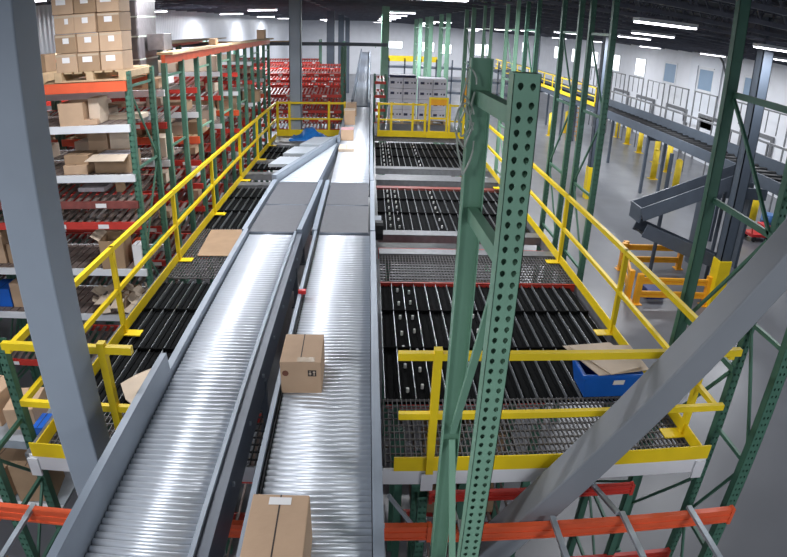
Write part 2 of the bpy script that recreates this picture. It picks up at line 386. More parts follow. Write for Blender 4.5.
crossbeam(.2, 3.05, 14.66, 2.86, 3.0, .3, DECKG, 'grey cross beam at the near edge of the farthest right black lanes')
crossbeam(.2, 3.05, 13.62, 2.86, 3.0, .5, DECKG, 'broad grey cross beam between the middle and farthest right black lanes')
crossbeam(.2, 3.05, 12.95, 2.80, 2.95, .2, DKRED, 'dull red cross beam at the far edge of the middle right black lanes')
for i, (y, xr) in enumerate(((12.9, -1.6), (13.9, -1.3), (15.3, -1.0), (17.5, -.9))):
    crossbeam(-2.95, xr, y, 2.86, 3.0, .3, DECKG, f'grey cross beam on the left side of the deck, {ORD[i]} counted from the belt sections')
for i, pts in enumerate((((-1.40, 13.8), (-.97, 13.8), (-.76, 14.8), (-1.15, 14.8)), ((-1.65, 12.78), (-1.24, 12.78), (-1.06, 13.55), (-1.49, 13.55)), ((-1.80, 11.72), (-1.48, 11.72), (-1.34, 12.45), (-1.66, 12.45)))):
    t = thing('spur_bed', f'white spur bed left of the slanted guide, {["farthest", "middle", "nearest"][i]} of three', 'conveyor bed')
    obj('bed', MB().prism([(x-.06 if q in (1, 2) else x-.2, y) for q, (x, y) in enumerate(pts)], 3.66, 3.72), BEDW, t)
    cx = sum(p[0] for p in pts)/4; cy = sum(p[1] for p in pts)/4
    obj('support_leg', MB().bx(cx-.04, cx+.04, cy-.04, cy+.04, 2.98, 3.66), CONVD, t)
tag(obj('deck_plate', MB().bx(-2.95, -.75, 17.75, 19.0, 2.98, 3.0), DECKG), 'grey deck plate under the blue tarpaulin', 'deck plate')

# ------------------------------------------------------------------ railings
def railing(label, posts, a, b, top=1.10, mid=.56, kick=.13, foot=None, kick_z=.0, outward=0, post_w=.055):
    """straight railing from a to b (xy at deck), posts at fractions"""
    t = thing('guard_railing', label, 'railing', (a[0], a[1], D))
    ax, ay = b[0]-a[0], b[1]-a[1]; L = math.hypot(ax, ay); ux, uy = ax/L, ay/L
    obj('top_rail', MB().bar((0, 0, top-.03), (ax, ay, top-.03), .05, .06), YEL, t)
    obj('mid_rail', MB().bar((0, 0, mid), (ax, ay, mid), .045, .05), YEL, t)
    if kick: obj('kick_plate', MB().bar((0, 0, kick_z+kick/2), (ax, ay, kick_z+kick/2), .012, kick), YEL, t)
    for s in posts:
        px, py = ux*s, uy*s
        m = MB().bx(px-post_w/2, px+post_w/2, py-post_w/2, py+post_w/2, 0, top)
        po = obj('post', m, YEL, t)
        if foot:
            fx, fy = foot
            obj('foot_plate', MB().bx(px-.05+min(fx, 0), px+.05+max(fx, 0), py-.07, py+.07, 0, .012), YEL, po)
    return t
LY = [4.22, 6.02, 8.34, 10.66, 13.2, 15.4, 17.3]
railing('long yellow railing along the left side of the mezzanine beside the racks', [y-3.78 for y in LY], (-2.87, 3.78), (-2.9, 18.7), foot=(.16, 0))
railing('long yellow railing along the right side of the mezzanine above the open floor', [y-3.78 for y in (4.15, 6.15, 8.47, 10.75, 12.9, 15.25, 17.3)], (3.02, 3.78), (3.08, 18.8), foot=(-.16, 0))
def front_rail(label, x0, x1, posts, kx0, kx1, kz=(3.055, 3.20)):
    t = thing('guard_railing', label, 'railing', (x0, 3.70, D)); L = x1-x0
    obj('top_rail', MB().bx(0, L, -.025, .025, 1.135, 1.195), YEL, t)
    obj('mid_rail', MB().bx(.02, L, -.022, .022, .60, .655), YEL, t)
    obj('kick_plate', MB().bx(kx0-x0, kx1-x0, .0, .012, kz[0]-D, kz[1]-D), YEL, t)
    for x in posts: obj('post', MB().bx(x-x0-.03, x-x0+.03, -.03, .03, .04, 1.225), YEL, t)
    return t
front_rail('yellow front railing of the mezzanine right of the conveyors', .24, 3.02, [.53], .24, 3.05)
front_rail('short yellow front railing at the left corner behind the grey column', -2.84, -1.74, [-1.98], -2.88, -1.9)
# far fences
def far_fence(label, x0, x1, y, posts, pl=None):
    t = thing('guard_railing', label, 'railing', (x0, y, D)); L = x1-x0
    obj('top_rail', MB().bx(0, L, -.025, .025, 1.02, 1.08), YEL, t)
    obj('mid_rail', MB().bx(0, L, -.02, .02, .52, .57), YEL, t)
    obj('kick_plate', MB().bx(0, L, -.012, 0, .0, .20), YEL, t)
    for x in posts: obj('post', MB().bx(x-x0-.035, x-x0+.035, -.03, .03, 0, 1.1), YEL, t)
    return t
far_fence('yellow railing across the far end of the deck left of the conveyor', -2.9, -.72, 18.95, [-2.88, -2.5, -1.25, -.75])
far_fence('yellow railing before the white carton pallets beside the conveyor', .28, 1.85, 19.05, [.32, .72, 1.4, 1.8])
far_fence('yellow railing between the swing gate and the right corner of the deck', 2.55, 3.08, 19.05, [2.58, 3.04])
t = thing('swing_gate', 'yellow swing gate with a square frame before the right-hand white carton pallet', 'gate', (1.9, 19.0, D))
obj('gate_frame', MB().bx(0, .06, 0, .05, .1, 1.3).bx(.56, .62, 0, .05, .1, 1.3).bx(.06, .56, 0, .05, 1.24, 1.3).bx(.06, .56, 0, .05, .1, .22).bx(.06, .56, 0, .04, .6, .66), YEL, t)
obj('header_panel', MB().bx(.06, .56, .01, .03, 1.05, 1.24), BARR, t)
obj('kick_plate', MB().bx(-.05, .66, -.01, .0, 0, .2), YEL, t)

# ------------------------------------------------------------------ conveyors
def rollers(t, x0, x1, y0, y1, pitch, z, r=.03):
    n = int((y1-y0)/pitch); base = None
    for i in range(n):
        y = y0+i*pitch
        if base is None: base = obj('roller', MB().cyl((x0, 0, 0), (x1, 0, 0), r, 14), ROLL, t, (0, y, z-r), smooth=True)
        else:
            c = base.copy(); link(c, t); c.location = (0, y, z-r)
    return n
def legs(t, xs, ys, mt, ztop):
    for y in ys:
        for x in (xs[0], xs[1]-.05):
            l = obj('support_leg', MB().bx(x, x+.05, y, y+.05, D, ztop), mt, t)
            obj('foot', MB().bx(x-.03, x+.08, y-.03, y+.08, D-.01, D+.01), mt, l)
        obj('cross_member', MB().bx(xs[0]+.05, xs[1]-.05, y, y+.05, ztop-.3, ztop-.25), mt, t)
# left roller line
t = thing('roller_conveyor', 'left roller conveyor with shiny zinc rollers and a tall grey side guard', 'conveyor', (0, 0, 0))
rollers(t, -1.58, -.965, 1.95, 7.6, .0555, CZ, .0262)
obj('side_frame', MB().bx(-.955, -.87, .8, 7.58, CZ-.30, CZ+.0), CONVD, t)
obj('top_flange', MB().bx(-.975, -.945, .8, 7.58, CZ-.05, CZ+.03), CONVG, t)
obj('side_frame', MB().bx(-1.66, -1.60, .8, 7.58, CZ-.26, CZ+.06), CONVG, t)
g = MB().add([(-1.585, .8, CZ-.03), (-1.595, 4.05, CZ-.03), (-1.61, 4.05, CZ+.22), (-1.60, .8, CZ+.22), (-1.66, .8, CZ-.03), (-1.66, 4.05, CZ-.03), (-1.66, 4.05, CZ+.22), (-1.66, .8, CZ+.22)],
         [(0, 1, 2, 3), (7, 6, 5, 4), (3, 2, 6, 7), (0, 3, 7, 4), (1, 5, 6, 2), (0, 4, 5, 1)])
obj('side_guard', g, CONVG, t)
obj('drip_pan', MB().bx(-1.63, -.9, .8, 7.5, CZ-.16, CZ-.15), DARK, t)
for k in range(9): obj('bolt', MB().cyl((-.87, 1.6+.66*k, CZ-.1), (-.855, 1.6+.66*k, CZ-.1), .018, 8), GALV, t)
legs(t, (-1.66, -.86), (1.8, 4.3, 6.8), CONVD, CZ-.2)
# right roller line
t = thing('roller_conveyor', 'right roller conveyor carrying the two brown boxes past the green frame', 'conveyor', (0, 0, 0))
rollers(t, -.64, .045, 1.95, 7.6, .0555, CZ, .0262)
obj('side_frame', MB().bx(-.70, -.665, .8, 7.55, CZ-.26, CZ+.05), CONVG, t)
obj('side_frame', MB().bx(.05, .115, .8, 7.55, CZ-.26, CZ+.05), CONVG, t)
obj('drive_strip', MB().bx(-.655, -.645, .8, 7.5, CZ-.08, CZ+.015), DARK, t)
obj('drip_pan', MB().bx(-.665, .05, .8, 7.5, CZ-.16, CZ-.15), DARK, t)
for k in range(12): obj('bolt', MB().cyl((.115, 1.5+.52*k, CZ-.06), (.125, 1.5+.52*k, CZ-.06), .016, 8), GALV, t)
obj('photo_eye', MB().bx(-.66, -.62, 5.55, 5.6, CZ+.05, CZ+.09).bx(-.7, -.66, 5.56, 5.59, CZ, CZ+.09), REDP, t)
legs(t, (-.69, .10), (2.0, 4.6, 7.0), CONVD, CZ-.2)
# belts
def belt(x0, x1, y0, y1, x0b, x1b, label, motor=False):
    t = thing('belt_conveyor', label, 'conveyor', (0, 0, 0))
    z = CZ+.005
    obj('belt', MB().add([(x0, y0, z), (x1, y0, z), (x1b, y1, z), (x0b, y1, z), (x0, y0, z-.09), (x1, y0, z-.09), (x1b, y1, z-.09), (x0b, y1, z-.09)],
                          [(0, 1, 2, 3), (7, 6, 5, 4), (0, 4, 5, 1), (1, 5, 6, 2), (2, 6, 7, 3), (3, 7, 4, 0)]), BELT, t)
    for a, b, c in ((x0-.063, x0b-.063, -1), (x1+.06, x1b+.06, 1)):
        obj('side_frame', MB().bar((a, y0-.03, CZ-.105), (b, y1+.03, CZ-.105), .066, .31), CONVG, t)
    obj('end_roller', MB().cyl((x0, y0, z-.045), (x1, y0, z-.045), .043, 12), CONVD, t, smooth=True)
    legs(t, (min(x0, x0b), max(x1, x1b)), ((y0+y1)/2,), CONVD, CZ-.2)
    if motor:
        obj('drive_motor', MB().cyl((x1+.10, y0+.75, CZ-.22), (x1+.22, y0+.75, CZ-.22), .15, 16), DARK, t)
        obj('gear_box', MB().bx(x1+.1, x1+.2, y0+1.0, y0+1.22, CZ-.3, CZ-.14), CONVG, t)
    return t
belt(-1.60, -.97, 7.62, 8.86, -1.59, -.92, 'near grey belt section on the left conveyor line')
belt(-1.59, -.92, 8.92, 10.26, -1.57, -.88, 'far grey belt section on the left conveyor line')
belt(-.64, .02, 7.62, 8.86, -.64, .02, 'near grey belt section on the right conveyor line', True)
belt(-.64, .02, 8.92, 10.26, -.64, .02, 'far grey belt section on the right conveyor line')
# merge beds
t = thing('merge_conveyor', 'pale triangular merge bed between the left belt and the main conveyor line', 'conveyor')
obj('bed', MB().prism([(-1.57, 10.32), (-.88, 10.32), (-.72, 13.9), (-.72, 14.1)], CZ-.1, CZ), BEDW, t)
for k in range(24):
    y = 10.4+.15*k; xl = -1.57+(y-10.32)/(3.7)*.83; xr = -.86+.04*(y-10.32)
    if xr-xl > .06: obj('roller', MB().cyl((xl+.04, y, CZ-.018), (xr-.01, y, CZ-.018), .024, 10), ROLL, t, smooth=True)
obj('slanted_guide', MB().bar((-1.66, 10.3, CZ+.03), (-.73, 14.35, CZ+.03), .09, .2).bar((-1.66, 7.6, CZ-.02), (-1.66, 10.33, CZ-.02), .06, .12), CONVG, t)
obj('divider_frame', MB().bar((-.85, 10.3, CZ-.1), (-.69, 14.0, CZ-.1), .05, .24), CONVD, t)
legs(t, (-1.5, -.75), (10.8,), CONVD, CZ-.15)
t = thing('main_conveyor', 'pale roller bed of the main conveyor line beyond the grey belts', 'conveyor')
obj('bed', MB().bx(-.66, .03, 10.3, 20.9, CZ-.12, CZ-.045), BEDW, t)
rollers(t, -.655, .025, 10.4, 20.85, .115, CZ, .028)
obj('side_frame', MB().bx(.045, .11, 10.32, 21, CZ-.26, CZ+.05), CONVG, t)
obj('side_frame', MB().bx(-.73, -.67, 14.0, 21, CZ-.26, CZ+.12), CONVG, t)
legs(t, (-.7, .09), (12, 15, 18, 20.5), CONVD, CZ-.2)
t = thing('incline_conveyor', 'narrow conveyor climbing away to the far end of the hall between dark side guards', 'conveyor')
pa, pb = Vector((0, 21, CZ)), Vector((0, 42, 4.75))
for nm, x0, x1, dz, h, mt in (('belt', -.54, -.04, -.03, .06, CONVD), ('side_guard', -.62, -.54, .06, .3, CONVD), ('side_guard', -.04, .03, .02, .2, CONVG)):
    obj(nm, MB().bar(pa+Vector(((x0+x1)/2, 0, dz)), pb+Vector(((x0+x1)/2, 0, dz)), x1-x0, h), mt, t)
for y, z in ((24, 3.86), (30, 4.15), (36, 4.44), (41.5, 4.7)):
    for x in (-.66, .0): obj('support_leg', MB().bx(x, x+.06, y, y+.06, 0, z-.05), STEELB, t)
    obj('cross_member', MB().bx(-.6, .0, y, y+.06, z-.5, z-.44), STEELB, t)

# ------------------------------------------------------------------ cartons
def carton(name, label, loc, w, d, h, mt=CARD, rz=0, tape=True, lab=None, group=None, seam='y', cat='box', prints=None):
    t = thing(name, label, cat, loc, group, rz)
    obj('body', MB().bx(-w/2, w/2, -d/2, d/2, 0, h), mt, t, bevel=.006)
    if tape:
        if seam == 'y': obj('flap_seam', MB().bx(-.004, .004, -d/2+.004, d/2-.004, h, h+.0012), INK, t)
        else: obj('flap_seam', MB().bx(-w/2, w/2, -.03, .03, h, h+.0012).bx(-.03, -.03+.06, -d/2-.001, -d/2, h*.75, h), TAPE, t)
    if lab:
        x0, x1, y0, y1 = lab; obj('label', MB().bx(x0, x1, y0, y1, h+.001, h+.003), LABEL, t)
    return t
t = carton('carton', 'square brown box with two printed symbols halfway down the right roller conveyor', (-.495, 4.07, CZ), .315, .44, .285, CARD, .01)
obj('tape_strip', MB().bx(-.025, .11, -.215, -.15, .286, .288), TAPE, t)
m = MB().bx(.055, .12, -.2225, -.2205, .16, .215)
obj('arrow_mark', m, INK, t)
obj('mark_symbol', MB().bx(.062, .082, -.224, -.2225, .18, .187).bx(.07, .075, -.224, -.2225, .17, .207).bx(.094, .113, -.224, -.2225, .195, .201).bx(.1, .106, -.224, -.2225, .168, .207), CARD3, t)
m = MB().cyl((-.118, -.2205, .185), (-.118, -.2225, .185), .025, 16); obj('round_mark', m, mat('brown_ink', s2l(110, 66, 50), .7), t)
t = carton('carton', 'large brown box with a white label at the bottom edge of the picture', (-.45, 2.13, CZ), .31, .52, .34, CARD, 0, lab=(-.06, .06, .18, .235))
t = carton('carton', 'tall narrow box with a pale lid far down the main conveyor', (-.53, 16.9, CZ), .3, .3, .42, CARD); obj('lid', MB().bx(-.155, .155, -.155, .155, .40, .43), CARD3, t)
t = carton('carton', 'small box with pink tape on the main conveyor just past the slanted guide', (-.51, 14.55, CZ), .3, .4, .27, CARD); obj('tape_strip', MB().bx(-.151, .151, -.203, .1, .262, .275), mat('pink_tape', s2l(216, 170, 176), .4), t)
carton('carton', 'low flat box lying on the pale rollers beside the slanted guide', (-.48, 13.25, CZ), .34, .5, .07, CARD3)
carton('carton', 'second tall box waiting behind the pale lidded box on the main conveyor', (-.53, 18.6, CZ), .3, .4, .4, CARD)

# cardboard sheets and bin on the deck
tag(obj('cardboard_sheet', MB().slab([(-2.64, 8.5, 3.005), (-1.86, 8.5, 3.005), (-1.95, 9.75, 3.005), (-2.72, 9.72, 3.005)], .008), CARD2), 'flat brown cardboard sheet lying on the left side grating', 'cardboard sheet')
tag(obj('cardboard_piece', MB().add([(-2.5, 4.9, 3.03), (-2.36, 4.66, 3.01), (-2.16, 4.5, 3.01), (-1.9, 4.7, 3.06), (-2.05, 5.05, 3.2), (-2.36, 5.0, 3.08),
    (-2.5, 4.9, 3.04), (-2.36, 4.66, 3.02), (-2.16, 4.5, 3.02), (-1.9, 4.7, 3.07), (-2.05, 5.05, 3.21), (-2.36, 5.0, 3.09)],
    [(5, 4, 3, 2, 1, 0), (6, 7, 8, 9, 10, 11)]+[(i, (i+1) % 6, 6+(i+1) % 6, 6+i) for i in range(6)]), CARD3), 'torn pale cardboard piece lying against the left conveyor guard', 'cardboard piece')
t = thing('plastic_bin', 'blue plastic tote bin under folded cardboard in the right front corner of the deck', 'bin', (2.47, 4.97, D))
m = MB()
b0, b1 = (.25, .17), (.31, .22); h = .30
vs = [(-b0[0], -b0[1], 0), (b0[0], -b0[1], 0), (b0[0], b0[1], 0), (-b0[0], b0[1], 0), (-b1[0], -b1[1], h), (b1[0], -b1[1], h), (b1[0], b1[1], h), (-b1[0], b1[1], h)]
vi = [(x*.95, y*.95, max(z, .012)) for x, y, z in vs]
m.add(vs+vi, [(3, 2, 1, 0), (0, 1, 5, 4), (1, 2, 6, 5), (2, 3, 7, 6), (3, 0, 4, 7), (8, 9, 10, 11), (12, 13, 9, 8), (13, 14, 10, 9), (14, 15, 11, 10), (15, 12, 8, 11), (4, 5, 13, 12), (5, 6, 14, 13), (6, 7, 15, 14), (7, 4, 12, 15)])
obj('tub', m, BLUE, t)
obj('rim', MB().bx(-.33, .33, -.24, -.21, .265, .30).bx(-.33, .33, .21, .24, .265, .30).bx(-.33, -.30, -.21, .21, .265, .30).bx(.30, .33, -.21, .21, .265, .30), BLUE, t)
obj('label', MB().slab([(.02, -.207, .165), (.14, -.207, .165), (.14, -.221, .225), (.02, -.221, .225)], -.003), LABEL, t)
sh = [((2.08, 5.27), (2.85, 5.27), (2.88, 4.80), (2.30, 4.72), 3.305, 'lowest wide folded cardboard sheet on the blue bin'),
      ((2.12, 5.24), (2.62, 5.30), (2.80, 4.83), (2.42, 4.70), 3.325, 'upper tilted cardboard sheet on the blue bin with a pointed corner')]
for a, b, c, d, z, lb in sh:
    tag(obj('cardboard_sheet', MB().slab([(d[0], d[1], z), (c[0], c[1], z), (b[0], b[1], z+.02), (a[0], a[1], z+.02)], .01), CARD3), lb, 'cardboard sheet')
# tarp
m = MB(); n = 14
def tz(i, j): return .02+.36*math.exp(-(((i-7.5)/3.8)**2+((j-4)/2.4)**2))+.035*math.sin(i*1.9+j)+.03*math.cos(j*2.3-i*.7)
vs = [(-2.42+i*.085, 18.05+j*.1, 3.0+max(.005, tz(i, j))) for i in range(n) for j in range(8)]
fs = [(i*8+j, (i+1)*8+j, (i+1)*8+j+1, i*8+j+1) for i in range(n-1) for j in range(7)]
m.add(vs, fs); k = len(vs)
rim = [i*8 for i in range(n)]+[(n-1)*8+j for j in range(1, 8)]+[i*8+7 for i in range(n-2, -1, -1)]+[j for j in range(6, 0, -1)]
m.add([(vs[i][0], vs[i][1], 3.0) for i in rim], []); L = len(rim)
m.f += [(rim[i], k+i, k+(i+1) % L, rim[(i+1) % L]) for i in range(L)]
tag(obj('tarpaulin', m, TARP, smooth=True), 'crumpled blue tarpaulin heaped at the foot of the far grey column', 'tarpaulin')

# ------------------------------------------------------------------ columns further back
def column(x, y, w, label, mt=STEELB, guard=False, ztop=7.95):
    t = thing('steel_column', label, 'column', (x, y, 0), kind='thing')
    obj('shaft', MB().bx(-w/2, w/2, -w/2, -w/2+.03, 0, ztop).bx(-w/2, w/2, w/2-.03, w/2, 0, ztop).bx(-.03, .03, -w/2+.03, w/2-.03, 0, ztop).bx(-w/2, -w/2+.02, -w/2, w/2, 0, ztop).bx(w/2-.02, w/2, -w/2, w/2, 0, ztop), mt, t)
    if guard: obj('column_guard', MB().bx(-w/2-.03, w/2+.03, -w/2-.03, w/2+.03, 0, 1.35), YEL, t)
    return t
column(-2.32, 19.25, .36, 'grey steel column rising beside the blue tarpaulin', COLG)
column(-2.2, 34.6, .42, 'dark column left of the climbing conveyor, nearest of the row behind')
column(-2.2, 47, .42, 'slim dark column left of the climbing conveyor, middle of the row behind')
column(-2.2, 60, .42, 'slimmest dark column left of the climbing conveyor, last of the row behind')
column(9.2, 13, .30, 'blue grey column with a yellow guard beside the curved chute', guard=True, ztop=7.4)
column(9.2, 23.2, .30, 'blue grey column with a yellow guard seen between the green uprights', guard=True, ztop=7.4)
column(9.2, 33.5, .30, 'distant blue grey column right of the perforated post top', ztop=7.4)

# ------------------------------------------------------------------ upright frames beside the mezzanine
def upright(t, x, y, zt, mt, perf=True, w=.09, face=-1):
    if perf:
        o = obj('perforated_post', perforated(w, .075, 0, zt, 8, .0508*1.5, .010, .016, .021), mt, t, (x, y, 0))
    else:
        o = obj('post', MB().bx(x-w/2, x+w/2, y, y+.005, 0, zt).bx(x-w/2, x-w/2+.005, y, y+.08, 0, zt).bx(x+w/2-.005, x+w/2, y, y+.08, 0, zt), mt, t)
    obj('foot_plate', MB().bx(x-.08, x+.08, y-.05, y+.13, 0, .012), mt, o)
def frame(x, y0, y1, label, zt=7.3, mt=DKGREEN, perf=(True, True), w=.085, zs=None, xo=0, w0=None, diag=True):
    t = thing('rack_upright', label, 'rack upright', (x, y0, 0))
    for y, p in ((y0, perf[0]), (y1, perf[1])):
        upright(t, xo if y == y0 else 0, y-y0, zt, mt, p, (w0 or w) if y == y0 else w)
    zs = zs or [.5, 1.7, 2.9, 4.1, 5.3, 6.5]
    zframe(t, 0, .06, y1-y0, [z for z in zs if z < zt], mt)
    return t
frame(3.55, 3.70, 4.30, 'green upright frame at the lower right corner of the picture holding the orange beam', 7.3, xo=-.02, w0=.11)
t = thing('rack_upright', 'tall green upright with a wide plain face in front of the curved chute', 'rack upright', (3.47, 5.33, 0))
upright(t, 0, 0, 7.3, DKGREEN, False, .12)
frame(3.40, 8.35, 9.25, 'green perforated upright frame right of the railing, nearest the open floor', 7.3)
frame(3.40, 9.78, 10.7, 'green upright frame outside the right railing, behind the perforated one', 7.3)
frame(3.38, 12.3, 13.2, 'third green upright frame outside the right railing', 7.3)
frame(3.38, 14.1, 15.2, 'fourth green upright frame outside the right railing behind the near post', 7.3, mt=GREEN, perf=(False, False))
frame(3.38, 17.2, 18.3, 'fifth green upright frame outside the right railing', 7.3, mt=GREEN, perf=(False, False))
frame(3.38, 20.3, 21.8, 'green upright frame behind the right corner of the far railing', 7.3, mt=GREEN, perf=(False, False), w=.14)
frame(3.38, 26.9, 29.6, 'green upright frame far behind the white carton pallets', 7.3, mt=GREEN, perf=(False, False), w=.2)
frame(3.38, 34.6, 37, 'second green upright frame far behind the white carton pallets', 7.3, mt=GREEN, perf=(False, False), w=.24)
frame(3.38, 42, 46, 'last green upright frame in the row behind the white carton pallets', 7.3, mt=GREEN, perf=(False, False), w=.26)
frame(.62, 25.4, 26.6, 'broad green upright frame right beside the climbing conveyor', 7.3, mt=GREEN, perf=(False, False), w=.3)
# tall orange-strapped diagonal sway bracing on the open side
for i, (ya, yb) in enumerate(((5.3, 4.05),)):
    t = thing('sway_brace', 'thin green cross braces between the two nearest right uprights', 'rack brace', (3.50, 4.30, 0))
    for z in (6.02, 4.95, 3.6):
        obj('strut', MB().bar((0, 0, z), (0, 1.02, z+.02), .03, .06), DKGREEN, t)
    for za, zb in ((4.95, 6.0), (4.9, 3.65), (3.55, 2.2), (2.2, .9)):
        obj('tie_rod', MB().bar((0, .05, za), (0, 1.02, zb), .03), DKGREEN, t)

# ------------------------------------------------------------------ lower orange rack in front of the mezzanine
t = thing('pallet_rack', 'orange beam rack level below the mezzanine edge with grey cross bars', 'rack')
def cbeam(x0, x1, y, z, h, mt, nm='beam'):
    m = MB().bx(x0, x1, y-.025, y+.025, z-h, z-h+.02).bx(x0, x1, y-.018, y+.025, z-h+.02, z-.02).bx(x0, x1, y-.025, y+.025, z-.02, z).bx(x0, x1, y-.026, y-.018, z-h*.58, z-h*.42)
    o = obj(nm, m, mt, t)
    for a in (x0-.03, x1): obj('end_plate', MB().bx(a, a+.03, y-.03, y+.03, z-h-.02, z+.005), mt, o)
cbeam(.55, 3.12, 3.25, 2.87, .15, ORANGE); cbeam(-3.05, .49, 3.25, 2.90, .15, ORANGE)
cbeam(.60, 2.46, 3.86, 2.66, .10, RED)
cbeam(.60, 3.46, 4.26, 1.18, .11, RED)
for x in (-2.72, -.9, .75, 1.50, 2.10, 2.72):
    obj('cross_bar', MB().bar((x, 2.72, 2.89), (x, 3.3, 2.885), .045, .03), GALV, t)
    if x in (.75, 2.10): obj('cross_bar', MB().bar((x-.03, 3.3, 2.875), (x-.03, 3.88, 2.675), .045, .03), GALV, t)
frame(.52, 3.86, 4.42, 'dark perforated upright frame under the mezzanine front edge', 2.6, perf=(True, True), zs=[.5, 1.3, 2.1])
t2 = tag(obj('bracing_strut', MB().bar((.2, 3.62, 2.86), (.5, 3.62, 2.36), .03).bx(.48, .53, 3.6, 3.64, 2.3, 2.42), GALV), 'thin grey strut slanting down from the white edge beam beside the conveyor', 'strut')
frame(-3.12, 3.46, 4.02, 'green perforated upright frame at the lower left edge of the picture', 4.0, zs=[.4, 1.1, 1.8, 2.5, 3.2])

# below the deck: racks seen through the gratings
for i, (y, xs) in enumerate(((6.0, (.9, 2.0, 3.0)), (8.4, (.9, 2.0, 3.0)))):
    for x in xs:
        pass
def under_rack(y0, x0, x1, label):
    t = thing('pallet_rack', label, 'rack', (0, y0, 0))
    for x in (x0, (x0+x1)/2, x1):
        for yy in (0, .9):
            obj('post', MB().bx(x-.04, x+.04, yy-.035, yy+.035, 0, 2.8), DKGREEN, t)
    for z in (.7, 1.5, 2.3):
        for yy in (-.05, .95): obj('beam', MB().bx(x0, x1, yy-.02, yy+.02, z-.1, z), RED, t)
        m = MB()
        k = int((x1-x0)/.12)
        for j in range(k): m.bx(x0+.06+j*.12-.012, x0+.06+j*.12+.012, -.05, .95, z-.02, z)
        obj('shelf_bars', m, SHELFG, t)
    return t
under_rack(4.6, .35, 1.7, 'red beamed rack under the front grating right of the conveyors')
under_rack(8.0, .35, 3.0, 'red beamed rack under the second grating right of the conveyors')
under_rack(4.5, -3.0, -.6, 'red beamed rack under the deck left of the conveyors')
UB = [(.8, 4.95, 2.3), (1.25, 4.95, 1.5), (1.25, 4.95, 2.3), (.8, 4.95, 1.5), (-2.5, 4.9, 1.5), (-2.0, 4.95, 2.3), (.9, 8.4, 2.3), (1.9, 8.45, 2.3), (2.6, 8.4, 1.5)]
frame(2.75, 4.26, 5.2, 'green upright frame under the right part of the mezzanine behind the orange beam', 2.8, zs=[.5, 1.4, 2.3], perf=(False, False))
for i, (x, y, z) in enumerate(UB):
    carton('carton', 'brown box on the red rack under the mezzanine deck, seen through the grating', (x, y, z), .38, .45, .28, CARD2, random.uniform(-.1, .1), group='boxes under the deck')

# ------------------------------------------------------------------ left storage racks (carton flow, red shelves)
def flow_rack(y0, depth, x0, x1, levels, label, group=None, posts=True, zt=5.9, mts=None, bars=.13):
    t = thing('flow_rack', label, 'rack', (0, y0, 0), group)
    if posts:
        for x in ((x1,) if posts == 'r' else (x0, x1)):
            for yy, nm in ((0, 1), (depth, 0)):
                if y0 < 8 and x == x1:
                    obj('perforated_post', perforated(.08, .075, 0, zt, 8, .0508*1.5, .010, .016, .021), DKGREEN, t, (x, yy-.04, 0))
                else:
                    obj('post', MB().bx(x-.04, x+.04, yy-.04, yy+.04, 0, zt), DKGREEN, t)
            zframe(t, x, .04, depth-.04, [1.0, 2.2, 3.4, 4.6, 5.7], DKGREEN if y0 < 10 else GREEN, .035, y0 < 8)
    for z, kind in levels:
        mt = {'o': ORANGE, 'r': RED, 'g': WHITE, 'd': DKRED}[kind]
        h = .13 if kind == 'o' else .10
        dz = .12 if kind in 'rd' else 0
        for yy, zz in ((-.06, z), (depth+.06, z+dz)):
            obj('beam', MB().bx(x0, x1, yy-.02, yy+.02, zz-h, zz), mt, t)
        m = MB(); k = int((x1-x0)/bars)
        for j in range(k):
            x = x0+bars/2+j*bars
            m.bar((x, -.05, z-.01), (x, depth+.05, z+dz-.01), bars*.45 if kind in 'rd' else bars*.8, .02)
        obj('shelf_tracks', m, {'o': PALLET, 'r': SHELFG if y0 < 10 else DKRED, 'g': SHELFG, 'd': SHELFG}[kind], t)
        if kind in 'rd':
            m = MB(); rnd = random.Random(int(y0*100+z*10)); x = x0+.2
            while x < x1-.3:
                m.bx(x, x+.16, -.094, -.091, z-.085, z-.025); x += rnd.uniform(.45, .95)
            obj('label_strip', m, LABEL, t)
    return t
A = flow_rack(7.6, .87, -5.9, -3.1, [(5.78, 'o'), (5.22, 'g'), (4.55, 'g'), (4.18, 'd'), (3.88, 'r'), (3.18, 'g'), (2.45, 'g'), (1.6, 'r')], 'nearest rack left of the railing, loaded with pallet boxes on its orange top beam')
rows = [9.12, 10.9, 12.65, 14.4, 16.2, 18.0]
lv = [[(5.5, 'g'), (5.0, 'r'), (4.4, 'g'), (3.9, 'r'), (3.3, 'r'), (2.7, 'r'), (2.1, 'd')], [(5.35, 'r'), (4.9, 'g'), (4.45, 'o'), (4.0, 'r'), (3.55, 'r'), (3.1, 'r'), (2.6, 'd'), (2.1, 'r')]]
for i, y in enumerate(rows):
    flow_rack(y, .88, -5.9, -3.12, lv[i % 2], f'{ORD[i+1]} rack of red flow shelves beyond the left railing, counted from the pallet stack', zt=5.9)
for i, y in enumerate([7.6]+rows):
    flow_rack(y, .88, -8.9, -6.0, lv[(i+1) % 2], f'outer rack of red flow shelves by the ribbed wall, {ORD[i]} from the front', zt=5.9, posts=True)
